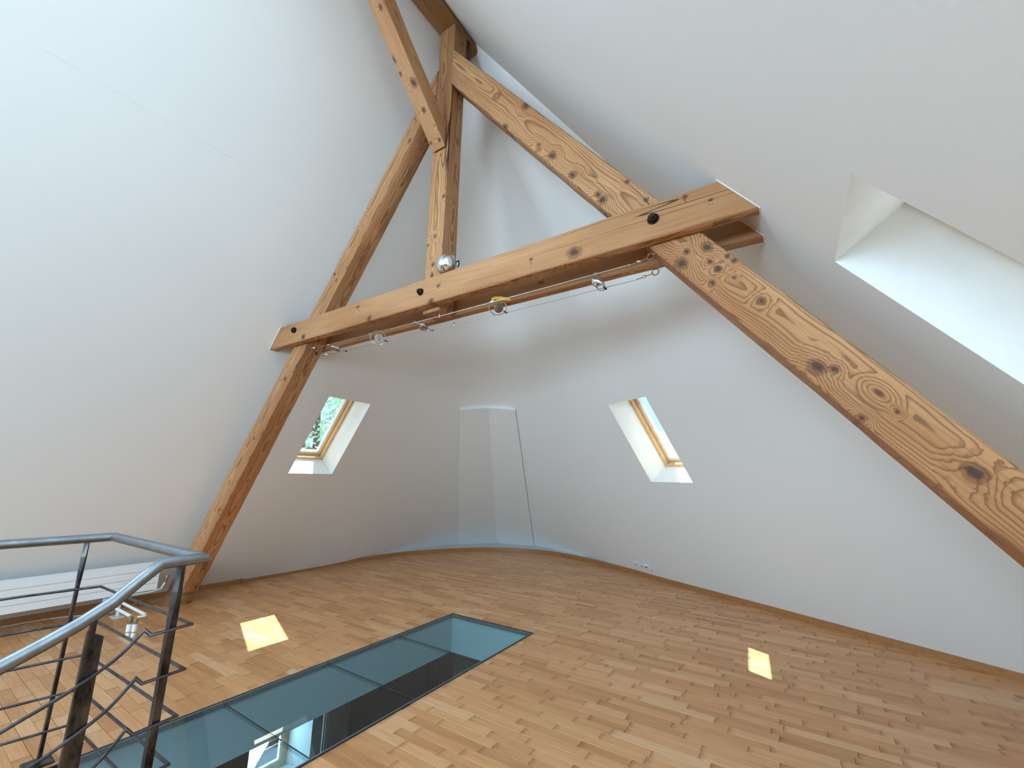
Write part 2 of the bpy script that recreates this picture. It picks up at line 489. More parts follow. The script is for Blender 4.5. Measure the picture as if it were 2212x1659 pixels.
# ------------------------------------------------------------------ the shell
# plan of the rounded corner: tangent to the left eaves line and to the end eaves line
CT0 = V((XL, 5.05, 0)); CTC = V((XL, (DE - .476 * XL) / .879, 0)); CT1 = V((-3.30, (DE + .476 * 3.30) / .879, 0))
def corner_pt(t, z=0.0):
    b = CT0 * (1 - t) ** 2 + CTC * (2 * t * (1 - t)) + CT1 * (t * t)
    return b + (A - b) * (z / A.z)
def sunk(p): return A + (p - A) * ((A.z + .06) / A.z)
wl = plane_with_holes('wall_left', [V((XL - .06 / M1, YB, -.06)), sunk(CT0), A, V((RX, YB, ZR))], [win_rect(WIN[0]), win_rect(WIN[3])], NL, 'plaster_seam')
tag(wl, 'large white plastered roof slope behind the left rafter', kind='structure')
CORNER = V((XR, (DE - .476 * XR) / .879, 0))
we = plane_with_holes('wall_end', [sunk(CT1), sunk(CORNER), A], [win_rect(WIN[1])], NE, 'plaster')
tag(we, 'white plastered hipped end slope holding the small right skylight', kind='structure')
wr = plane_with_holes('wall_right', [sunk(CORNER), V((XR + .06 / M1, YB, -.06)), V((RX, YB, ZR)), A], [win_rect(WIN[2]), win_rect(WIN[4]), win_rect(WIN[5]), win_rect(WIN[6])], NR, 'plaster')
tag(wr, 'white plastered roof slope above the right rafter', kind='structure')
# rounded corner between the left slope and the end slope: generators run up to the hip point
def catmull(pts, k):
    out = []
    for i in range(len(pts) - 1):
        p0 = pts[max(i - 1, 0)]; p1 = pts[i]; p2 = pts[i + 1]; p3 = pts[min(i + 2, len(pts) - 1)]
        for j in range(k):
            t = j / k
            out.append(0.5 * ((2 * p1) + (p2 - p0) * t + (2 * p0 - 5 * p1 + 4 * p2 - p3) * t * t + (3 * p1 - p0 - 3 * p2 + p3) * t ** 3))
    out.append(pts[-1]); return out
dense = [corner_pt(i / 64) for i in range(65)]
mb = MB(); rows = 24; nd = len(dense)
for j in range(rows):
    t = j / rows
    mb.v += [sunk(p) + (A - sunk(p)) * t for p in dense]
mb.v.append(A.copy())
for j in range(rows - 1):
    for i in range(nd - 1): mb.f.append((j * nd + i, j * nd + i + 1, (j + 1) * nd + i + 1, (j + 1) * nd + i))
for i in range(nd - 1): mb.f.append(((rows - 1) * nd + i, (rows - 1) * nd + i + 1, rows * nd))
wc = mb.build('wall_corner', 'plaster', smooth=True)
tag(wc, 'white rounded plaster corner between left slope and end slope', kind='structure')
# gable behind the viewpoint
gw = [V((GWX - 2.1, YB, 0.75)), V((GWX + 2.1, YB, 0.75)), V((GWX + 2.1, YB, 2.95)), V((GWX - 2.1, YB, 2.95))]
wb = plane_with_holes('wall_back', [V((XL - .06, YB, -.06)), V((XR + .06, YB, -.06)), V((RX, YB, ZR))], [gw], (0, 1, 0), 'plaster')
tag(wb, 'white gable wall at the back of the attic', kind='structure')

# floor slab with the stair and glazing opening
GX0, GX1, GY1 = -3.066, -2.108, 3.592
HOLE = [V((GX0, -2.2, 0)), V((GX1, -2.2, 0)), V((GX1, GY1, 0)), V((GX0, GY1, 0))]
FZ = -0.012
fpoly = [V((XL - .3, YB - .3, FZ))] + [V((p.x, p.y, FZ)) + (p - V((-2.5, 3.5, 0))).normalized() * .35 for p in dense] + [V((CORNER.x + .35, CORNER.y + .3, FZ)), V((XR + .35, YB - .3, FZ))]
floor = plane_with_holes('floor', fpoly, [[V((p.x, p.y, FZ)) for p in HOLE]], (0, 0, 1), 'joint')
tag(floor, 'beech strip parquet floor', kind='structure')

# parquet staves
ROW = 0.066
def stave_mesh(L, nm='stave'):
    me = bpy.data.meshes.new(nm)
    h, w, g = 0.012, 0.0646, 0.0007
    c = 0.0012
    x0, x1 = g, L - g
    vs = [(x0, 0, 0), (x1, 0, 0), (x1, w, 0), (x0, w, 0), (x0, 0, h - c), (x1, 0, h - c), (x1, w, h - c), (x0, w, h - c),
          (x0 + c, c, h), (x1 - c, c, h), (x1 - c, w - c, h), (x0 + c, w - c, h)]
    fs = [(8, 9, 10, 11), (4, 5, 9, 8), (5, 6, 10, 9), (6, 7, 11, 10), (7, 4, 8, 11), (0, 1, 5, 4), (1, 2, 6, 5), (2, 3, 7, 6), (3, 0, 4, 7)]
    return vs, fs
def project(p):
    d = p - CAM
    z = d.dot(fw)
    if z < 0.1: return None
    return 1106 + F_PX * d.dot(rt2) / z, 829.5 - F_PX * d.dot(up2) / z, z
# floor outline as x-limits per row
outline = [V((XL, YB))] + [V((p.x, p.y)) for p in dense] + [V((CORNER.x, CORNER.y)), V((XR, YB))]
def xlim(y):
    xs = []
    for i in range(len(outline)):
        a, b = outline[i], outline[i - 1]
        if (a.y > y) != (b.y > y): xs.append(a.x + (b.x - a.x) * (y - a.y) / (b.y - a.y))
    return (min(xs), max(xs)) if len(xs) > 1 else None
staves = []
LEN = [0.22, 0.27, 0.32, 0.38, 0.44, 0.50]
row = 0; y = -1.516
while y < 7.55:
    lim = xlim(y + ROW / 2)
    if lim:
        segs = [(lim[0] + 0.01, lim[1] - 0.01)]
        if y < GY1:
            yy1 = y + ROW
            segs = [(lim[0] + 0.01, GX0 - 0.002), (GX1 + 0.002, lim[1] - 0.01)]
        for a, b in segs:
            x = a - random.random() * 0.4
            while x < b:
                L = random.choice(LEN)
                x0, x1 = max(x, a), min(x + L, b)
                if x1 - x0 > 0.005: staves.append((x0, y - (0.0006 if row % 2 else 0.0), x1 - x0))
                x += L
    y += ROW; row += 1
def screen_area(s):
    x0, y0, L = s
    q = [project(V(p)) for p in ((x0, y0, 0), (x0 + L, y0, 0), (x0 + L, y0 + ROW, 0), (x0, y0 + ROW, 0))]
    if any(k is None for k in q): return 0
    cx = sum(k[0] for k in q) / 4; cy = sum(k[1] for k in q) / 4
    if not (15 < cx < 2200 and cy < 1650): return 0
    a = 0
    for i in range(4): a += q[i][0] * q[i - 1][1] - q[i - 1][0] * q[i][1]
    return abs(a) / 2
order = sorted(range(len(staves)), key=lambda i: -screen_area(staves[i]))
near = set(order[:300])
cache = {}
fv, ff, ftone, fuv = [], [], [], []
for i, (x0, y0, L) in enumerate(staves):
    if i in near:
        k = round(L, 3)
        if k not in cache:
            vs, fs = stave_mesh(L)
            me = bpy.data.meshes.new('stave'); me.from_pydata(vs, [], fs)
            ul = me.uv_layers.new(name='UVMap')
            for p in me.polygons:
                for li in p.loop_indices:
                    co = me.vertices[me.loops[li].vertex_index].co; ul.data[li].uv = (co.x, co.y)
            me.materials.append(MAT['stave']); cache[k] = me
        o = bpy.data.objects.new('stave', cache[k]); COL.objects.link(o)
        o.location = (x0, y0, FZ); o.parent = floor
    else:
        vs, fs = stave_mesh(L); b0 = len(fv)
        fv += [(a + x0, b + y0, c + FZ) for a, b, c in vs]
        t = random.random()
        for f in fs:
            ff.append(tuple(q + b0 for q in f)); ftone.append(t); fuv += [(vs[q][0], vs[q][1]) for q in f]
me = bpy.data.meshes.new('parquet_field'); me.from_pydata(fv, [], ff)
at = me.attributes.new('tone', 'FLOAT', 'FACE'); at.data.foreach_set('value', ftone)
ul = me.uv_layers.new(name='UVMap')
for li, u in enumerate(fuv): ul.data[li].uv = u
me.materials.append(MAT['field'])
o = bpy.data.objects.new('parquet_field', me); COL.objects.link(o); o.parent = floor; o['kind'] = 'stuff'

# skirting boards, one object per board
BB = [V(p) for p in ((-6.035, YB + .05, 0), (-6.035, 2.0, 0), (-6.05, 3.0, 0), (-6.055, 3.8, 0), (-6.045, 4.5, 0), (-5.98, 5.2, 0), (-5.875, 5.6, 0), (-5.735, 5.906, 0), (-5.44, 6.39, 0), (-5.05, 6.82, 0),
                     (-4.535, 7.115, 0), (-3.946, 7.225, 0), (-3.45, 7.135, 0), (-3.10, 6.99, 0), (-2.73, 6.845, 0), (-1.911, 6.45, 0), (-0.57, 5.723, 0), (0.47, 5.16, 0), (1.80, 4.44, 0))]
bbd = catmull(BB, 10)
acc = [0]
for i in range(1, len(bbd)): acc.append(acc[-1] + (bbd[i] - bbd[i - 1]).length)
def at_len(s):
    s = max(0, min(acc[-1] - 1e-6, s))
    for i in range(1, len(bbd)):
        if acc[i] >= s:
            t = (s - acc[i - 1]) / max(1e-9, acc[i] - acc[i - 1]); return bbd[i - 1].lerp(bbd[i], t)
    return bbd[-1]
total = acc[-1]
sL = next(acc[i] for i in range(len(bbd)) if bbd[i].y > 5.35)
sR = next(acc[i] for i in range(len(bbd)) if i > 60 and bbd[i].x > -2.95)
bl = empty('baseboard_left', BB[1], 'beech skirting along the left slope', kind='structure')
bc = empty('baseboard_corner', BB[9], 'beech skirting of short boards around the rounded corner', kind='structure')
be = empty('baseboard_end', BB[15], 'beech skirting along the end slope', kind='structure')
cuts = []
s = 0.0
for ln in (2.2, 2.3, 2.2, 1.8, 1.45, 1.35): cuts.append((s, s + ln, bl)); s += ln
while s < sL - 0.3: cuts.append((s, min(s + 0.9, sL), bl)); s = min(s + 0.9, sL)
nC = 11
for i in range(nC): cuts.append((s + (sR - s) * i / nC, s + (sR - s) * (i + 1) / nC, bc))
s = sR
for ln in (0.55, 0.5, 1.3, 1.4, 1.6):
    if s < total - 0.05: cuts.append((s, min(s + ln, total), be)); s += ln
for a, b, par in cuts:
    k = max(1, int((b - a) / 0.08)); mb = MB(); ring = []
    for i in range(k + 1):
        p = at_len(a + 0.001 + (b - a - 0.002) * i / k)
        t = (at_len(a + (b - a) * i / k + 0.02) - at_len(a + (b - a) * i / k - 0.02)).normalized()
        nrm = V((-t.y, t.x, 0))   # outwards
        ring.append([p, p + nrm * 0.016, p + nrm * 0.016 + V((0, 0, 0.063)), p + nrm * 0.003 + V((0, 0, 0.065)), p + V((0, 0, 0.061))])
    for r_ in ring: mb.v += r_
    for i in range(k):
        for j in range(5):
            mb.f.append((i * 5 + j, i * 5 + (j + 1) % 5, (i + 1) * 5 + (j + 1) % 5, (i + 1) * 5 + j))
    mb.f.append(tuple(range(5))); mb.f.append(tuple(range(k * 5, k * 5 + 5)))
    mb.build('board', 'skirting', par)
# white ledge behind the curved skirting
mb = MB(); K = 60
s0 = next(acc[i] for i in range(len(bbd)) if bbd[i].y > 5.1)
wacc = [0]
for i in range(1, nd): wacc.append(wacc[-1] + (dense[i] - dense[i - 1]).length)
def w_at(t):
    s = t * wacc[-1]
    for i in range(1, nd):
        if wacc[i] >= s: return dense[i - 1].lerp(dense[i], (s - wacc[i - 1]) / max(1e-9, wacc[i] - wacc[i - 1]))
    return dense[-1]
for i in range(K + 1):
    t = i / K
    p = at_len(s0 + (sR + 0.05 - s0) * t); tg = (at_len(s0 + (sR - s0) * t + .02) - at_len(s0 + (sR - s0) * t - .02)).normalized()
    p = p + V((-tg.y, tg.x, 0)) * 0.010
    w = w_at(t); w = w + (A - w) * (0.05 / A.z)
    mb.v += [V((p.x, p.y, .058)), V((w.x, w.y, .058)), V((p.x, p.y, .0)), V((w.x, w.y, .0))]
for i in range(K):
    a = i * 4
    mb.f += [(a, a + 4, a + 5, a + 1), (a + 2, a + 3, a + 7, a + 6)]
ledge = mb.build('trim_1', 'ledge')
tag(ledge, 'white ledge between curved skirting and rounded corner', kind='structure')

# folded access panel on the rounded corner
pan = empty('access_panel', (-5.1, 7.2, .07), 'tall tapered white access panel folded down the middle in rounded corner', 'panel')
PB = [corner_pt(t, .072) for t in (.319, .537, .760)]
PT = [corner_pt(t, z) for t, z in ((.319, 2.372), (.537, 2.420), (.760, 2.368))]
# stand the leaves a hand's breadth in front of the curved plaster
INW = V((0.45, -0.75, -0.35)).normalized()
for a, b in ((0, 1), (1, 2)):
    n = (PB[b] - PB[a]).cross(PT[a] - PB[a]).normalized()
    if n.dot(INW) < 0: n = -n
    q0 = [PB[a], PB[b], PT[b], PT[a]]
    q0 = [p + n * 0.022 for p in q0]
    q1 = [p - n * 0.016 for p in q0]
    MB().hexa(q0, q1).build('panel_leaf', 'panel', pan, bevel=0.003)
    # thin white strip along the head, shaped steeper to look bright
    d = (PT[b] - PT[a]); up_ = (PT[a] - PB[a]).normalized()
    base = [PT[a] + n * 0.026 + up_ * 0.002, PT[b] + n * 0.026 + up_ * 0.002]
    MB().hexa([base[0], base[1], base[1] - n * 0.03, base[0] - n * 0.03],
              [p + V((0, 0, .026)) + V((n.x, n.y, 0)) * -0.012 for p in (base[0], base[1], base[1] - n * 0.03, base[0] - n * 0.03)]).build('head_strip', 'white', pan)

# ------------------------------------------------------------------ roof windows
WLAB = {'window_1': 'pine framed skylight with tree behind in left slope', 'window_2': 'pine framed skylight in end slope',
        'window_3': 'skylight with deep white reveal in right slope', 'window_4': 'upper skylight in left slope', 'window_5_added': 'unseen skylight added for fill light in right slope near the viewpoint',
        'window_6_added': 'unseen rear skylight added for fill light in right slope', 'window_9_added': 'unseen high skylight added for fill light in right slope near the ridge'}
for w in WIN:
    nm, c, n, h, u, a, l = w
    e = empty(nm, c, WLAB[nm], kind='structure')
    big = a > 0.4
    D = 0.31 if not big else 0.20
    r0 = win_rect(w); r1 = win_rect(w, D + 0.14)
    mb = MB()
    for i in range(4):
        j = (i + 1) % 4
        mb.add([r0[i], r0[j], r1[j], r1[i]], [(0, 1, 2, 3)])
    mb.build('reveal', 'white_trim', e, fix=False)
    # stepped frame: pine frame, pine sash, white liner
    steps = [('frame_bar', 'pine', D, D + 0.05, 0.0, 0.032), ('sash_bar', 'pine', D + 0.054, D + 0.10, 0.004, 0.048), ('glazing_bead', 'white', D + 0.075, D + 0.125, 0.042, 0.070)]
    for pn, pm, d0, d1, i0, i1 in steps:
        bars = [(-h, a, u, l), (h, a, u, l), (-u, l, h, a), (u, l, h, a)]
        for k, (dv, half, lv, ll) in enumerate(bars):
            cc = c + n * (d0 + d1) / 2 + dv * (half - (i0 + i1) / 2)
            ext = ll - i0 if k < 2 else ll - i1
            MB().obox(cc, lv, dv, n, ext, (i1 - i0) / 2, (d1 - d0) / 2).build(pn, pm, e, bevel=0.002)
    MB().obox(c + n * (D + 0.112), h, u, n, a - 0.06, l - 0.06, 0.004).build('pane', 'pane', e)
    if nm == 'window_2':   # ventilation flap at the head
        MB().obox(c + n * (D + 0.09) + u * (l - 0.075), h, u, n, a - 0.07, 0.022, 0.006).build('vent_flap', 'rail', e)
# added gable window behind the viewpoint, made wide to soften shadows
e = empty('window_7_added', (GWX, YB, 1.75), 'unseen wide window added for fill light in the back gable', kind='structure')
for k in range(7):
    x = GWX - 2.1 + 4.2 * k / 6
    MB().box((x - .03, YB - .08, .75), (x + .03, YB - .01, 2.95)).build('frame_bar', 'pine', e)
for z in (.78, 2.92): MB().box((GWX - 2.1, YB - .08, z - .03), (GWX + 2.1, YB - .01, z + .03)).build('frame_bar', 'pine', e)
MB().box((GWX - 2.1, YB - .06, .75), (GWX + 2.1, YB - .05, 2.95)).build('pane', 'pane', e)

# ------------------------------------------------------------------ timbers
def timber(name, q0, q1, m, label, n=None, cham=0.007, wob=0.0035, seed=0, cat='beam', parent=None, knots=(), kaxis=1):
    """squared log between quads (front-bottom, front-top, back-top, back-bottom) with chamfered, slightly wavy arrises"""
    q0 = [V(p) for p in q0]; q1 = [V(p) for p in q1]
    c0 = sum(q0, V()) / 4; c1 = sum(q1, V()) / 4
    X = (c1 - c0).normalized(); Zt = (q0[1] - q0[0]); Z = (Zt - X * Zt.dot(X)).normalized(); Yv = Z.cross(X)
    L = (c1 - c0).length
    n = n or max(4, int(L / 0.07))
    frame = Matrix((X, Yv, Z)).transposed().to_4x4(); frame.translation = c0
    inv = frame.inverted()
    m = timber_mat(klist=[tuple(inv @ V(k[:3])) + (k[3],) for k in knots], kaxis=kaxis, **m)
    mb = MB()
    for i in range(n + 1):
        t = i / n
        q = [q0[k].lerp(q1[k], t) for k in range(4)]
        cc = sum(q, V()) / 4
        for k in range(4):
            wv = noise.noise(V((t * L * 1.7 + seed * 9.1, k * 7.3, seed))) * wob + noise.noise(V((t * L * 6 + seed * 5, k * 3.1, 4.0))) * wob * 0.5
            ch = cham * (1 + 0.8 * noise.noise(V((t * L * 2.5, k * 11.0, seed * 2.0))))
            p = q[k] + (cc - q[k]).normalized() * (wv + abs(wv))
            pv = (q[k - 1] - q[k]).normalized(); nx = (q[(k + 1) % 4] - q[k]).normalized()
            mb.v.append(inv @ (p + pv * ch)); mb.v.append(inv @ (p + nx * ch))
    for i in range(n):
        for k in range(8):
            l = (k + 1) % 8
            mb.f.append((i * 8 + k, i * 8 + l, (i + 1) * 8 + l, (i + 1) * 8 + k))
    mb.f.append(tuple(range(8))); mb.f.append(tuple(range(n * 8, n * 8 + 8)))
    o = mb.build(name, m, smooth=True)
    o.matrix_world = frame
    o.matrix_basis = frame
    if parent is None: tag(o, label, cat)
    return o
YF, YK = 2.068, 2.236
def tmat(nm, seed, pith, ring=0.0125, knots=0.5, l=TL, m_=TM, d=TD):
    return dict(name=nm, light=l, mid=m_, dark=d, pith=pith, seed=seed, ring=ring, knots=knots)
KNOTS = {
    'right': [(-0.355, 2.056, 2.41, 0.0277), (-0.327, 2.056, 2.467, 0.0139), (-0.232, 2.056, 2.463, 0.0248), (-0.228, 2.056, 2.383, 0.0134), (-0.195, 2.056, 2.337, 0.0176), (-0.225, 2.056, 2.271, 0.0132), (-0.151, 2.056, 2.389, 0.0109), (-0.126, 2.056, 2.358, 0.013), (-0.132, 2.056, 2.275, 0.0086), (-0.037, 2.056, 2.135, 0.0185), (0.123, 2.056, 1.809, 0.0301), (0.18, 2.056, 1.794, 0.0166), (0.508, 2.056, 1.39, 0.0295), (0.241, 2.056, 1.595, 0.0141), (0.343, 2.056, 1.609, 0.0085), (-1.791, 2.056, 4.657, 0.0297), (-1.277, 2.056, 3.877, 0.0289), (-1.454, 2.056, 3.789, 0.0264), (-1.074, 2.056, 3.377, 0.0268), (-0.935, 2.056, 3.172, 0.0256), (-0.776, 2.056, 2.972, 0.0216), (-0.753, 2.056, 2.926, 0.0267), (-0.603, 2.056, 2.983, 0.013), (-0.508, 2.056, 2.83, 0.0125)],
    'collar': [(-0.903, 1.983, 2.603, 0.034), (-2.007, 1.983, 2.56, 0.0228), (-2.674, 1.983, 2.57, 0.022), (-3.592, 1.983, 2.58, 0.0252), (-1.942, 1.983, 2.663, 0.0162), (-1.186, 1.983, 2.643, 0.0112), (-0.3, 1.983, 2.721, 0.0114), (-0.19, 1.983, 2.66, 0.0088)],
    'left': [(-3.358, 2.068, 3.174, 0.0172), (-3.318, 2.068, 3.103, 0.0127), (-2.464, 2.068, 4.187, 0.02), (-2.73, 2.068, 4.085, 0.0165), (-4.887, 2.068, 1.00, 0.0186), (-3.973, 2.068, 2.25, 0.0215), (-4.4, 2.068, 1.70, 0.0169)],
    'brace': [(-2.064, 1.384, 4.556, 0.0162), (-2.144, 1.586, 4.354, 0.0205), (-2.136, 1.653, 4.287, 0.0138), (-2.056, 1.717, 4.223, 0.0276), (-2.069, 1.846, 4.094, 0.0177), (-2.046, 2.003, 3.937, 0.0145), (-2.129, 1.996, 3.944, 0.011)],
    'king': [(-2.082, 2.062, 3.139, 0.0141), (-2.088, 2.062, 2.902, 0.0173), (-2.15, 2.062, 3.082, 0.0106), (-2.02, 2.062, 3.461, 0.0142)],
}
# left rafter
lx0i, lx0o = -7.425 / 1.336, -7.56 / 1.287
timber('rafter', [(lx0i, YF, 0.001), (lx0o, YF, 0.001), (lx0o, YK, 0.001), (lx0i, YK, 0.001)],
       [(-2.176, YF, 4.518), (-2.176, YF, 4.760), (-2.176, YK, 4.760), (-2.176, YK, 4.518)],
       tmat('spruce_left_rafter', 1.3, (0.02, 0.02), 0.0085, 0.4), 'old spruce rafter rising from the floor beside the radiator to the king post', seed=1, knots=KNOTS['left'])
timber('rafter', [(-1.999, YF - .012, 4.503), (-1.999, YF - .012, 4.857), (-1.999, YK, 4.857), (-1.999, YK, 4.503)],
       [(1.440, YF - .012, 0.001), (1.681, YF - .012, 0.001), (1.681, YK, 0.001), (1.440, YK, 0.001)],
       tmat('spruce_right_rafter', 2.6, (0.01, 0.02), 0.0080, 0.25), 'broad knotty spruce rafter sloping down towards the right', seed=2, knots=KNOTS['right'])
timber('king_post', [(-2.003, YF - .006, 2.522), (-2.172, YF - .006, 2.522), (-2.172, YK - .012, 2.522), (-2.003, YK - .012, 2.522)],
       [(-2.003, YF - .006, 5.137), (-2.172, YF - .006, 5.137), (-2.172, YK - .012, 5.137), (-2.003, YK - .012, 5.137)],
       tmat('spruce_king_post', 3.9, (0.03, 0.01), 0.0075, 0.4), 'upright spruce king post standing on the collar beams under the ridge', seed=3, knots=KNOTS['king'])
king = bpy.data.objects['king_post']
for xx_ in (0.0, 0.022):
    s_ = MB().box((-2.000 + xx_ * .2, 2.232 + xx_, 4.74), (-1.994 + xx_ * .2, 2.244 + xx_, 5.136)).build('steel_strap', 'raw', king)
timber('ridge_beam', [(-1.968, YB + .05, 5.140), (-2.192, YB + .05, 5.140), (-2.192, YB + .05, 5.34), (-1.968, YB + .05, 5.34)],
       [(-1.985, 2.378, 5.140), (-2.185, 2.390, 5.140), (-2.192, 2.31, 5.34), (-1.968, 2.31, 5.34)],
       tmat('dark_spruce_ridge', 5.1, (0.03, 0.06), 0.016, 0.35, (0.34, 0.175, 0.075), (0.24, 0.11, 0.045), (0.11, 0.045, 0.018)), 'dark brown ridge beam under the roof apex', seed=4)
BX0, BX1 = -2.150, -2.020
timber('knee_brace', [(BX1, 2.046, 3.900), (BX0, 2.046, 3.900), (BX0, 2.046, 4.115), (BX1, 2.046, 4.115)],
       [(BX1, 0.800, 5.136), (BX0, 0.800, 5.136), (BX0, 1.030, 5.136), (BX1, 1.030, 5.136)],
       tmat('spruce_brace', 6.4, (0.02, -0.09), 0.0065, 0.45), 'slanting spruce brace from king post up to the ridge beam', seed=5, knots=KNOTS['brace'])
cb1 = timber('collar_beam', [(on_left(0, 2.547).x, 1.983, 2.547), (on_left(0, 2.751).x, 1.983, 2.751), (on_left(0, 2.751).x, 2.058, 2.751), (on_left(0, 2.547).x, 2.058, 2.547)],
       [(on_right(0, 2.547).x, 1.983, 2.547), (on_right(0, 2.751).x, 1.983, 2.751), (on_right(0, 2.751).x, 2.050, 2.751), (on_right(0, 2.547).x, 2.050, 2.547)],
       tmat('spruce_front_collar', 7.7, (-0.02, 0.16), 0.006, 0.35), 'front collar beam with three black bolts, holding the chrome ball lamp', seed=6, wob=0.0025, knots=KNOTS['collar'])
cb2 = timber('collar_beam', [(on_left(0, 2.545).x, 2.242, 2.545), (on_left(0, 2.742).x, 2.242, 2.742), (on_left(0, 2.742).x, 2.316, 2.742), (on_left(0, 2.545).x, 2.316, 2.545)],
       [(on_right(0, 2.545).x, 2.242, 2.545), (on_right(0, 2.742).x, 2.242, 2.742), (on_right(0, 2.742).x, 2.316, 2.742), (on_right(0, 2.545).x, 2.316, 2.545)],
       tmat('spruce_rear_collar', 8.9, (0.0, -0.14), 0.007, 0.35), 'rear collar beam behind the cable lights, its underside reddish brown', seed=7, wob=0.0025)
# white filler beads where the collar beams run into the slopes
tb = empty('trim_3', (0, 2.0, 2.6), 'white filler bead around the collar beam ends', kind='structure')
for y0_, y1_, z0_, z1_ in ((1.980, 2.060, 2.545, 2.753), (2.240, 2.318, 2.543, 2.744)):
    for fn in (on_left, on_right):
        MB().tube([fn(y0_, z0_), fn(y0_, z1_), fn(y1_, z1_), fn(y1_, z0_)], 0.0042, 6, closed=True).build('bead', 'white_trim', tb, smooth=True)
# bolts through the front collar
for bx_, bz_, rr_, sides in ((-0.46, 2.655, 0.025, 6), (-2.113, 2.656, 0.022, 8), (-3.748, 2.669, 0.020, 4)):
    if sides == 4:   # square nut, turned a little
        ca, sa = math.cos(0.35), math.sin(0.35)
        bo = MB().obox((bx_, 1.984 - .014, bz_), V((ca, 0, sa)), V((-sa, 0, ca)), V((0, 1, 0)), rr_, rr_, .014).build('bolt', 'iron', cb1, bevel=.003)
    else:
        bo = MB().lathe((bx_, 1.984, bz_), (0, -1, 0), [(rr_, 0), (rr_, 0.020), (rr_ * .8, 0.026)], sides).build('bolt', 'iron', cb1)
    MB().lathe((bx_, 1.985, bz_), (0, -1, 0), [(rr_ * 1.25, 0), (rr_ * 1.25, 0.003)], 18).build('washer', 'iron', bo)
    MB().lathe((bx_, 1.960, bz_), (0, -1, 0), [(rr_ * .5, 0), (rr_ * .5, 0.010), (rr_ * .4, 0.012)], 12).build('thread', 'iron', bo)

# ------------------------------------------------------------------ chrome ball lamp on the collar
bc_ = V((-1.912, 2.030, 2.832)); br = 0.0805
ball = empty('ball_spotlight', bc_ - V((0, 0, br)), 'chrome ball spotlight sitting on the collar beam against the king post', 'lamp')
ax = V((-0.55, -0.80, 0.10)).normalized()
# housing: ball whose lamp side faces away, open rim towards the room
front = [(br * math.sin(math.pi * i / 40), br * math.cos(math.pi * i / 40)) for i in range(0, 27)]
rear = [(br * .985 * math.sin(math.pi * i / 40), br * math.cos(math.pi * i / 40)) for i in range(27, 41)]
MB().lathe(bc_, ax, front[::-1], 40).build('shell_front', 'chrome', ball, smooth=True)
MB().lathe(bc_, ax, rear[::-1], 40).build('shell_rear', 'chrome', ball, smooth=True)
rp = bc_ + ax * (br * math.cos(math.pi * 26.5 / 40)); rr0 = br * math.sin(math.pi * 26.5 / 40)
MB().lathe(rp, ax, [(rr0 * 1.02, -0.002), (rr0 * 1.02, 0.002)], 40).build('rim', 'dark', ball)
for k in range(26):   # toothed vent ring across the top
    an = -0.9 + 1.8 * k / 25
    d = (V((0, 0, 1)) * math.cos(an) + V((0.83, -0.55, 0)).normalized() * math.sin(an)).normalized()
    MB().obox(bc_ + d * (br + .0008) - ax * 0.012, ax, d, ax.cross(d), 0.006, 0.0015, 0.0012).build('vent_tooth', 'chrome', ball)
MB().tube([bc_ + V((.070, .02, .02)), bc_ + V((.090, .02, .018)), bc_ + V((.094, .02, -.005)), bc_ + V((.082, .02, -.03))], 0.005, 8).build('bracket', 'iron', ball, smooth=True)

# ------------------------------------------------------------------ cable lights
C1Y, C1Z, C2Y, C2Z = 2.100, 2.500, 2.225, 2.466
def cable(Y, Z, xl, xr, label):
    e = empty('light_cable', (xl, Y, Z), label, 'cable', 'low voltage cables under the collar beams')
    K = 24
    pts = [V((xl + .18 + (xr - xl - .30) * i / K, Y, Z - 0.008 * math.sin(math.pi * i / K))) for i in range(K + 1)]
    MB().tube(pts, 0.0030, 6).build('wire', 'wire', e, smooth=True)
    for sx, x0 in ((1, xl), (-1, xr)):
        ring = [V((x0 + sx * .018 + .018 * math.cos(t), Y, Z + .018 + .018 * math.sin(t))) for t in [2 * math.pi * i / 16 for i in range(16)]]
        h_ = MB().tube(ring, 0.0032, 6, closed=True).build('eye_hook', 'chrome', e, smooth=True)
        MB().tube([V((x0 + sx * .004, Y, Z + .022)), V((x0 - sx * .012, Y, Z + .034))], 0.0035, 8).build('shank', 'chrome', h_)
        MB().tube([V((x0 + sx * .036, Y, Z + .012)), V((x0 + sx * .075, Y, Z + .006))], 0.0028, 6).build('link', 'chrome', e)
        if sx > 0:
            MB().lathe(V((x0 + .062, Y, Z + .008)), (1, 0, 0), [(0.001, 0), (0.009, .004), (.0125, .012), (.009, .020), (.001, .024)], 14).build('tension_ball', 'chrome', e, smooth=True)
            MB().tube([V((x0 + .085, Y, Z + .005)), V((x0 + .18, Y, Z))], 0.0034, 6).build('threaded_rod', 'chrome', e)
        else:
            MB().lathe(V((x0 - .068, Y, Z + .006)), (-1, 0, 0), [(0.003, 0), (0.008, .006), (.008, .020), (.003, .026)], 10).build('crimp_sleeve', 'chrome', e, smooth=True)
            MB().tube([V((x0 - .09, Y, Z + .004)), V((x0 - .125, Y, Z))], 0.0030, 6).build('thimble', 'chrome', e)
    return e
cA = cable(C1Y, C1Z, -3.668, -0.495, 'thin steel light cable nearer the front collar beam')
cB = cable(C2Y, C2Z, -3.655, -0.505, 'thin steel light cable nearer the rear collar beam')
for Y, Z, x, par in ((C1Y, C1Z, -2.027, cA), (C2Y, C2Z, -1.995, cB)):
    MB().tube([V((x, Y, Z + .016)), V((x, Y, Z - .018))], 0.005, 8).build('spacer_clip', 'chrome', par)

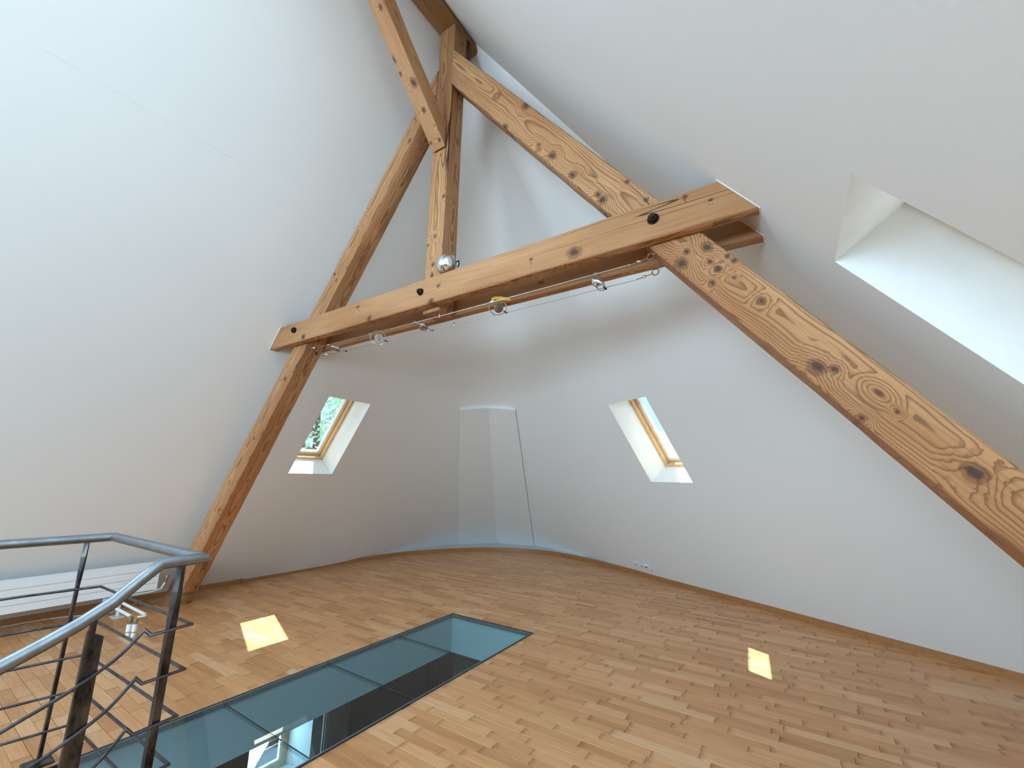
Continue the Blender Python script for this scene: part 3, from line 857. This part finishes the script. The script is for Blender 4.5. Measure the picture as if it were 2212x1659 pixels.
def spotlight(x1, x2, phi, tilt, label):
    p1 = V((x1, C1Y, C1Z - .004)); p2 = V((x2, C2Y, C2Z - .004)); c = (p1 + p2) / 2
    e = empty('cable_spotlight', c, label, 'lamp', 'spotlights strung between the light cables')
    yv = (p2 - p1).normalized(); R = (p2 - p1).length / 2 * 0.93
    a0 = V((math.cos(phi), 0, math.sin(phi))); a0 = (a0 - yv * a0.dot(yv)).normalized()
    nn = yv.cross(a0)
    if nn.z > 0: nn = -nn
    ring = [c + (yv * math.cos(t) + a0 * math.sin(t) * 0.86) * R for t in [2 * math.pi * i / 28 for i in range(28)]]
    MB().tube(ring, 0.0036, 6, closed=True).build('ring', 'chrome', e, smooth=True)
    for p, s in ((p1, 1), (p2, -1)):
        MB().tube([p - yv * s * .014, p + yv * s * .012], 0.0055, 10).build('clamp', 'chrome' if s > 0 else 'iron', e, smooth=True)
    d = (nn * math.cos(tilt) + a0 * math.sin(tilt)).normalized()
    rf = MB().lathe(c - d * 0.022, d, [(0.008, -0.018), (0.012, 0.0), (0.026, 0.014), (0.0320, 0.036), (0.0335, 0.044)], 22).build('reflector', 'lampglass', e, smooth=True)
    MB().lathe(c + d * 0.022, d, [(0.0315, 0), (0.029, 0.003), (0.012, 0.006)], 20).build('cover_glass', 'pane', rf, smooth=True)
    MB().lathe(c + d * 0.004, d, [(0.004, 0), (0.006, 0.006), (0.0045, 0.014)], 10).build('bulb', 'lampglass', rf, smooth=True)
    MB().tube([c + yv * 0.034, c + yv * R], 0.0026, 6).build('pivot', 'chrome', e)
    MB().tube([c - yv * 0.034, c - yv * R], 0.0026, 6).build('pivot', 'chrome', e)
    return e
spotlight(-3.365, -3.293, math.radians(-20), 0.5, 'small glass spotlight at the left cable hooks, seen edge-on')
spotlight(-2.797, -2.746, math.radians(62), 0.15, 'small glass spotlight in an open ring, second from the left rafter')
spotlight(-2.272, -2.220, math.radians(-24), 0.7, 'small glass spotlight seen edge-on, left of the cable spacers')
L4 = spotlight(-1.576, -1.533, math.radians(40), 0.2, 'small glass spotlight with a yellow paper strip stuck to its ring')
spotlight(-0.846, -0.818, math.radians(95), 0.7, 'small glass spotlight hanging nearest the right rafter')
pts = [V((-1.570, 2.110, 2.524)), V((-1.545, 2.118, 2.528)), V((-1.505, 2.128, 2.522)), V((-1.47, 2.135, 2.510)), V((-1.435, 2.140, 2.498))]
mb = MB()
for i, p in enumerate(pts):
    hw_ = (.009, .012, .013, .011, .008)[i]
    for k, (sy, sz) in enumerate(((-1, -.4), (1, .4))): mb.v += [p + V((0, .3 * sy * hw_, sy * hw_)), p + V((0, .3 * sy * hw_ + .0012, sy * hw_))]
for i in range(len(pts) - 1):
    a, b = i * 4, i * 4 + 4
    mb.f += [(a, a + 2, b + 2, b), (a + 1, b + 1, b + 3, a + 3), (a, b, b + 1, a + 1), (a + 2, a + 3, b + 3, b + 2)]
mb.f += [(0, 1, 3, 2), (len(pts) * 4 - 4, len(pts) * 4 - 2, len(pts) * 4 - 1, len(pts) * 4 - 3)]
tag(mb.build('paper_strip', 'yellow'), 'yellow paper strip stuck to the cable above a spotlight', 'strip')

# ------------------------------------------------------------------ glass floor and shaft
gf = empty('glass_floor', (GX0, 0.85, 0), 'long walk-on glass floor panel of four tinted panes in a dark steel frame', 'glass floor')
GY0 = 0.78
fwid = 0.030
MB().box((GX0, -2.2, -0.03), (GX0 + 0.012, GY1, 0.0015)).build('frame_bar', 'darksteel', gf)
MB().box((GX1 - 0.012, GY0, -0.03), (GX1, GY1, 0.0015)).build('frame_bar', 'darksteel', gf)
MB().box((GX0 + 0.012, GY1 - 0.012, -0.03), (GX1 - 0.012, GY1, 0.0015)).build('frame_bar', 'darksteel', gf)
MB().box((GX0 + 0.012, GY0, -0.03), (GX1 - 0.012, GY0 + 0.012, 0.0015)).build('frame_bar', 'darksteel', gf)
for lo, hi in (((GX0 + .0125, GY0 + .013), (GX0 + .022, GY1 - .013)), ((GX1 - .022, GY0 + .013), (GX1 - .0125, GY1 - .013)), ((GX0 + .0225, GY1 - .022), (GX1 - .0225, GY1 - .0125))):
    MB().box((lo[0], lo[1], -.028), (hi[0], hi[1], -.001)).build('seal', 'glass_edge', gf)
JY = [GY0 + .018, 1.482, 2.181, 2.858, GY1 - .022]
for i in range(4):
    y0, y1 = JY[i] + (.0015 if i else 0), JY[i + 1] - (.0015 if i < 3 else 0)
    pz = MB().box((GX0 + .0225, y0, -.027), (GX1 - .0225, y1, -.0015)).build('glass_pane', 'glass_floor', gf)
    if i < 3:
        MB().box((GX0 + .0225, y1 + .0003, -.007), (GX1 - .0225, y1 + .0027, -.0018)).build('joint_seal', 'dark', gf)
# shaft through the floor build-up
SZ = -0.345
sx0, sx1, sy0, sy1 = GX0 + .012, GX1 - .012, -2.2, GY1 - .006
mb = MB()
mb.add([(sx0, sy0, -.028), (sx0, sy1, -.028), (sx0, sy1, SZ), (sx0, sy0, SZ)], [(0, 1, 2, 3)])
mb.add([(sx1, sy0, -.028), (sx1, sy1, -.028), (sx1, sy1, SZ), (sx1, sy0, SZ)], [(3, 2, 1, 0)])
mb.add([(sx0, sy1, -.028), (sx1, sy1, -.028), (sx1, sy1, SZ), (sx0, sy1, SZ)], [(0, 1, 2, 3)])
tag(mb.build('wall_shaft', 'white_trim', fix=False), 'white sides of the light shaft under the glass floor', kind='structure')
LX, LYE, LZ = -5.2, 6.25, -2.75
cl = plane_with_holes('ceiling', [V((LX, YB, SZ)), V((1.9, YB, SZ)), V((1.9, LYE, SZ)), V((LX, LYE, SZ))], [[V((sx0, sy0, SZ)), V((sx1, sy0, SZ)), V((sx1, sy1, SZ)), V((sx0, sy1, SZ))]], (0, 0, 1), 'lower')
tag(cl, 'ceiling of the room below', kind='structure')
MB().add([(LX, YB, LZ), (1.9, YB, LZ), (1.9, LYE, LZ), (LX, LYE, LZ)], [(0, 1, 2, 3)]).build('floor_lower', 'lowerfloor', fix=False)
tag(bpy.data.objects['floor_lower'], 'dark floor of the room below', kind='structure')
wy0, wy1, wz0, wz1 = 2.87, 3.60, -2.05, -1.30
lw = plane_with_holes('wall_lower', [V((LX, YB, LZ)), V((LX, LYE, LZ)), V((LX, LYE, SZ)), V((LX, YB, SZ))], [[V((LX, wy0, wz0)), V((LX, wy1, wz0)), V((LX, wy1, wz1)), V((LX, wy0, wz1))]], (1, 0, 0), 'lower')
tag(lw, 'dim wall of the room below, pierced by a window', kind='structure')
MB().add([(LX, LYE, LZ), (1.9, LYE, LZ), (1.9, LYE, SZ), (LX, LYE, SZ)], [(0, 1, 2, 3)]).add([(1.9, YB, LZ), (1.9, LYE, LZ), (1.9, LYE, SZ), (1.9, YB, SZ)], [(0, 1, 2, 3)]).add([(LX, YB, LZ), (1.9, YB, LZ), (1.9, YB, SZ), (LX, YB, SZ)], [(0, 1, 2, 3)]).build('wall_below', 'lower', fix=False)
tag(bpy.data.objects['wall_below'], 'further walls of the room below', kind='structure')
e = empty('window_8', (LX, (wy0 + wy1) / 2, wz0), 'window of the room below seen through the glass floor', kind='structure')
mb = MB(); xo = LX - 0.34
q0 = [V((LX, wy0, wz0)), V((LX, wy1, wz0)), V((LX, wy1, wz1)), V((LX, wy0, wz1))]
q1 = [V((xo, wy0 + .02, wz0)), V((xo, wy1 - .10, wz0)), V((xo, wy1 - .10, wz1)), V((xo, wy0 + .02, wz1))]
for i in range(4): mb.add([q0[i], q0[(i + 1) % 4], q1[(i + 1) % 4], q1[i]], [(0, 1, 2, 3)])
mb.build('reveal', 'white', e, fix=False)
for k, (y0, y1, z0, z1) in enumerate(((wy0 + .02, wy0 + .075, wz0, wz1), (wy1 - .165, wy1 - .10, wz0, wz1), (wy0 + .075, wy1 - .165, wz0, wz0 + .06), (wy0 + .075, wy1 - .165, wz1 - .06, wz1))):
    MB().box((xo - .03, y0, z0), (xo + .03, y1, z1)).build('frame_bar', 'pine', e, bevel=.003)
for k, (y0, y1, z0, z1) in enumerate(((wy0 + .075, wy0 + .10, wz0 + .06, wz1 - .06), (wy1 - .19, wy1 - .165, wz0 + .06, wz1 - .06), (wy0 + .10, wy1 - .19, wz0 + .06, wz0 + .085), (wy0 + .10, wy1 - .19, wz1 - .085, wz1 - .06))):
    MB().box((xo - .02, y0, z0), (xo + .015, y1, z1)).build('sash_bar', 'white', e)
MB().box((xo - .008, wy0 + .08, wz0 + .03), (xo, wy1 - .17, wz1 - .03)).build('pane', 'pane', e)
# ribbed radiator in the room below
lr = empty('column_radiator', (LX + .12, 3.85, LZ), 'grey ribbed column radiator in the room below, seen through the glass floor', 'radiator')
for k in range(11):
    yk = 3.685 + k * 0.034
    MB().tube([V((LX + .10, yk, -2.10)), V((LX + .10, yk, -1.40))], 0.012, 8).build('column', 'white', lr, smooth=True)
for z in (-2.09, -1.41): MB().box((LX + .085, 3.67, z - .015), (LX + .115, 4.045, z + .015)).build('header', 'white', lr)
for yk in (3.70, 4.02): MB().box((LX + .09, yk - .01, LZ), (LX + .11, yk + .01, -2.09)).build('foot', 'white', lr)
d1 = empty('door_1', (LX, 5.84, LZ), 'brown wooden door leaf in the room below', kind='structure')
MB().box((LX + .002, 5.54, LZ), (LX + .04, 6.16, -.75)).build('leaf', 'lowerdoor', d1)
MB().box((LX + .04, 5.62, -1.55), (LX + .09, 5.64, -1.53)).build('handle', 'rail', d1)
t2 = MB().box((LX, 6.17, LZ), (LX + .32, 6.248, SZ - .002)).build('trim_2', 'white')
tag(t2, 'pale jamb beside the lower door', kind='structure')

# ------------------------------------------------------------------ stair railing
rail = empty('stair_railing', (-3.12, 0.73, 0), 'steel stair railing with round handrail, flat posts and thin horizontal rods', 'railing')
ZH = 1.013
hp = [V((-3.16, -2.2, ZH)), V((-3.145, 0.43, ZH)), V((-3.098, 0.823, ZH)), V((-2.070, 0.842, ZH)), V((-2.062, 0.704, ZH)), V((-2.055, .640, .960)), V((-2.05, .58, .905)), V((-2.05, .50, .853)),
      V((-2.05, .42, .812)), V((-2.05, .34, .774)), V((-2.05, .15, .69)), V((-2.05, -.20, .52)), V((-2.05, -1.0, .08))]
MB().tube(hp, 0.0215, 18).build('handrail', 'rail', rail, smooth=True)
RZ = [0.772, 0.614, 0.456, 0.300, 0.150]
for i, z in enumerate(RZ):
    dz = z - RZ[0]
    p = [V((-3.120, -2.2, z)), V((-3.115, .55, z)), V((-3.078, .805, z)), V((-2.050, .836, z)), V((-2.045, .706, z - .004)), V((-2.062, .690, z + .014))]
    p += catmull([V((-2.056, .672, .768 + dz)), V((-2.042, .61, .713 + dz)), V((-2.038, .50, .651 + dz)), V((-2.038, .377, .598 + dz)), V((-2.038, .15, .49 + dz)), V((-2.04, -.3, .27 + dz)), V((-2.04, -1.0, -.12 + dz))], 4)
    MB().tube(p, 0.0058, 8).build('rod', 'rod', rail, smooth=True)
def flatbar(name, x, y, z0, z1, wx, wy, twist=0.0, segs=14, taper=0.0):
    mb = MB()
    for i in range(segs + 1):
        t = i / segs; z = z0 + (z1 - z0) * t
        a = twist * min(1, max(0, (t - .80) / .15))
        s = 1 - taper * min(1, max(0, (t - .8) / .2))
        for sx, sy in ((-1, -1), (1, -1), (1, 1), (-1, 1)):
            px, py = sx * wx * s, sy * wy * s
            mb.v.append(V((x + px * math.cos(a) - py * math.sin(a), y + px * math.sin(a) + py * math.cos(a), z)))
    for i in range(segs):
        for k in range(4): mb.f.append((i * 4 + k, i * 4 + (k + 1) % 4, (i + 1) * 4 + (k + 1) % 4, (i + 1) * 4 + k))
    mb.f += [(0, 1, 2, 3), tuple(segs * 4 + k for k in range(4))]
    return mb.build(name, 'raw', rail)
flatbar('post', -3.130, .727, 0.012, .994, .0125, .0065, 0.9, taper=0.25)
flatbar('post', -2.072, .775, -0.30, .993, .0145, .0125, 0.6, taper=0.25)
flatbar('post', -2.058, .540, -0.40, .868, .008, .008)
MB().hexa([(-2.066, .530, -.40), (-2.047, .530, -.40), (-2.047, .584, -.40), (-2.066, .584, -.40)], [(-2.066, .528, .825), (-2.047, .528, .825), (-2.047, .572, .800), (-2.066, .572, .800)]).build('post_plate', 'raw', rail)
MB().box((-3.178, .676, 0.0005), (-3.088, .776, .012)).build('base_plate', 'raw', rail, bevel=.002)

# ------------------------------------------------------------------ radiator at the left slope
rad = empty('radiator', (-5.6, 1.0, 0), 'long low white panel radiator under the left slope behind the railing', 'radiator')
RXF = -5.55
NP = 4; rz0, rz1 = 0.198, 0.452
for i in range(NP):
    z0 = rz0 + (rz1 - rz0) * i / NP; z1 = rz0 + (rz1 - rz0) * (i + 1) / NP - .0025
    MB().box((RXF - .012, -.6, z0), (RXF, 1.895, z1)).build('plate', 'white', rad, bevel=.003)
MB().box((RXF - .085, -.6, rz0), (RXF - .075, 1.895, rz1)).build('back_plate', 'white', rad)
MB().box((RXF - .074, 1.880, rz0 + .005), (RXF - .013, 1.893, rz1 - .005)).build('end_cap', 'white', rad)
for k in range(3):
    x = RXF - .02 - k * .021
    MB().box((x - .006, -.6, rz1 - .004), (x, 1.879, rz1 + .010)).build('grille_bar', 'white', rad)
MB().tube([V((RXF - .03, 1.5, rz0 - .02)), V((RXF - .03, 1.86, rz0 - .02)), V((RXF - .03, 1.94, rz0 - .005)), V((RXF - .03, 1.965, .25))], .010, 10).build('return_pipe', 'white', rad, smooth=True)
vl = MB().lathe((RXF - .03, 1.966, .245), (0, 0.15, 1), [(.012, 0), (.014, .02), (.010, .025), (.016, .04), (.016, .07), (.010, .075)], 12).build('valve', 'brass', rad, smooth=True)
MB().box((-5.60, 1.618, .002), (-5.585, 1.640, rz0 + .01)).build('bracket', 'white', rad)
MB().box((-5.645, 1.585, .001), (-5.515, 1.668, .006)).build('bracket_foot', 'white', rad)
for yk, xe in ((1.512, -4.872), (1.598, -4.812)):
    MB().tube([V((-5.60, yk, rz0 + .01)), V((-5.60, yk, .170)), V((-5.578, yk, .155)), V((xe, yk, .155))], .0125, 12).build('supply_pipe', 'white', rad, smooth=True)
MB().tube([V((-4.812, 1.598, .155)), V((-4.798, 1.590, .152)), V((-4.822, 1.545, .148))], .011, 10).build('elbow', 'chrome', rad, smooth=True)
for xk, yk, zt in ((-4.860, 1.512, .160), (-4.826, 1.540, .140)):
    vb = MB().lathe((xk, yk, 0), (0, 0, 1), [(.012, .0005), (.012, .05), (.017, .052), (.017, .095), (.013, .098), (.017, .104), (.017, zt - .004), (.012, zt)], 14).build('shutoff_valve', 'brass', rad, smooth=True)
    MB().lathe((xk, yk, 0.0), (0, 0, 1), [(.0190, .040), (.0190, .098)], 14).build('collar', 'white', vb, smooth=True)
    MB().lathe((xk, yk, 0.0), (0, 0, 1), [(.0165, .001), (.0165, .030)], 14).build('sleeve', 'white', vb, smooth=True)
# thin white cable lying along the foot of the slope
cp = catmull([V(p) for p in ((-5.99, -.5, .006), (-6.0, .95, .006), (-6.0, 1.10, .006), (-5.98, 1.257, .006), (-5.9, 1.406, .006), (-5.78, 1.56, .006), (-5.80, 1.69, .006), (-5.90, 1.82, .007), (-5.985, 1.93, .03))], 6)
tag(MB().tube(cp, .0035, 6).build('white_cable', 'white', smooth=True), 'thin white cable curling along the floor under the radiator', 'cable')

# ------------------------------------------------------------------ wall sockets on the end slope
def wall_pt(s, z):   # s along the end slope, z height
    b = N2 * (DE - z / ME); return V((b.x, b.y, 0)) + HE * s + V((0, 0, z))
def face(name, s, label, kind):
    c = wall_pt(s, 0.170)
    e = empty(name, c, label, 'socket', 'electrical fittings low on the end slope')
    IN = -NE
    if kind == 'box':
        MB().obox(c + IN * .016, HE, UE, NE, .046, .046, .016).build('housing', 'white', e, bevel=.006)
        MB().obox(c + IN * .034 + UE * .022, HE, UE, NE, .020, .006, .002).build('slot', 'dark', e)
    else:
        MB().obox(c + IN * .004, HE, UE, NE, .044, .044, .004).build('cover_plate', 'white', e, bevel=.002)
        wl_ = MB().lathe(c + IN * .008, IN, [(.027, 0), (.027, .005), (.022, .006)], 20).build('socket_ring', 'white', e, smooth=True)
        if kind == 'one':
            MB().lathe(c + IN * .0142, IN, [(.011, 0), (.011, .001)], 14).build('pin_hole', 'dark', wl_)
        else:
            for dx in (-.012, .012): MB().lathe(c + IN * .0142 + HE * dx - UE * .002, IN, [(.007, 0), (.007, .001)], 10).build('pin_hole', 'dark', wl_)
    return e
face('wall_socket', -4.865, 'white wall outlet with a single round hole, leftmost of the three fittings', 'one')
face('wall_socket', -4.745, 'white power socket with two holes, middle of the three fittings', 'two')
face('connection_box', -4.632, 'white raised connection box, rightmost of the three fittings above the skirting', 'box')

# ------------------------------------------------------------------ outdoors
tr = empty('tree', (-13.0, 8.0, -6.0), 'leafy green tree outside the left skylight', 'tree')
rnd = random.Random(3)
mb = MB()
tc_ = V((-13.0, 8.0, 2.2))
for i in range(9000):
    while True:
        d = V((rnd.uniform(-1, 1), rnd.uniform(-1, 1), rnd.uniform(-1, 1)))
        if 0.05 < d.length < 1: break
    p = tc_ + V((d.x * 2.6, d.y * 2.8, d.z * 2.6))
    if noise.noise(p * 1.1) < -0.12: continue
    n = V((rnd.gauss(0, 1), rnd.gauss(0, 1), rnd.gauss(0, 1))).normalized(); a = n.orthogonal().normalized(); b = n.cross(a)
    s = rnd.uniform(.05, .10)
    k = len(mb.v)
    mb.v += [p - a * s, p - b * s * .45, p + a * s, p + b * s * .45]; mb.f.append((k, k + 1, k + 2, k + 3))
fo = mb.build('foliage', 'leaf', tr, fix=False); fo['kind'] = 'stuff'
MB().tube([V((-13, 8, -6)), V((-13.05, 8, -1)), V((-12.95, 8.05, 2)), V((-13, 8, 4.2))], [.28, .2, .12, .03], 10).build('trunk', 'bark', tr, smooth=True)
for k in range(7):
    an = k * 0.9; z = -0.4 + k * 0.5
    MB().tube([V((-13, 8, z)), V((-13 + math.cos(an) * .9, 8 + math.sin(an) * .9, z + .5)), V((-13 + math.cos(an) * 1.9, 8 + math.sin(an) * 1.9, z + 1.1))], [.08, .05, .02], 6).build('branch', 'bark', tr, smooth=True)
nr_ = empty('neighbour_house', (-3.4, 16, -6), 'grey tiled roof of the house across, seen through the small right skylight', 'house')
MB().box((-9, 15.0, -6), (2, 22, 1.2)).build('wall', 'plaster', nr_)
ro = MB().add([(-9.4, 14.6, 1.1), (2.4, 14.6, 1.1), (2.4, 18.5, 3.4), (-9.4, 18.5, 3.4), (-9.4, 22.4, 1.1), (2.4, 22.4, 1.1)], [(0, 1, 2, 3), (3, 2, 5, 4), (0, 3, 4), (1, 5, 2), (0, 4, 5, 1)]).build('roof', 'rooftile', nr_)

gr = MB().add([(-60, -60, -6.0), (60, -60, -6.0), (60, 60, -6.0), (-60, 60, -6.0)], [(0, 1, 2, 3)]).build('ground', 'paving', fix=False)
tag(gr, 'ground outside the house far below the attic', kind='structure')
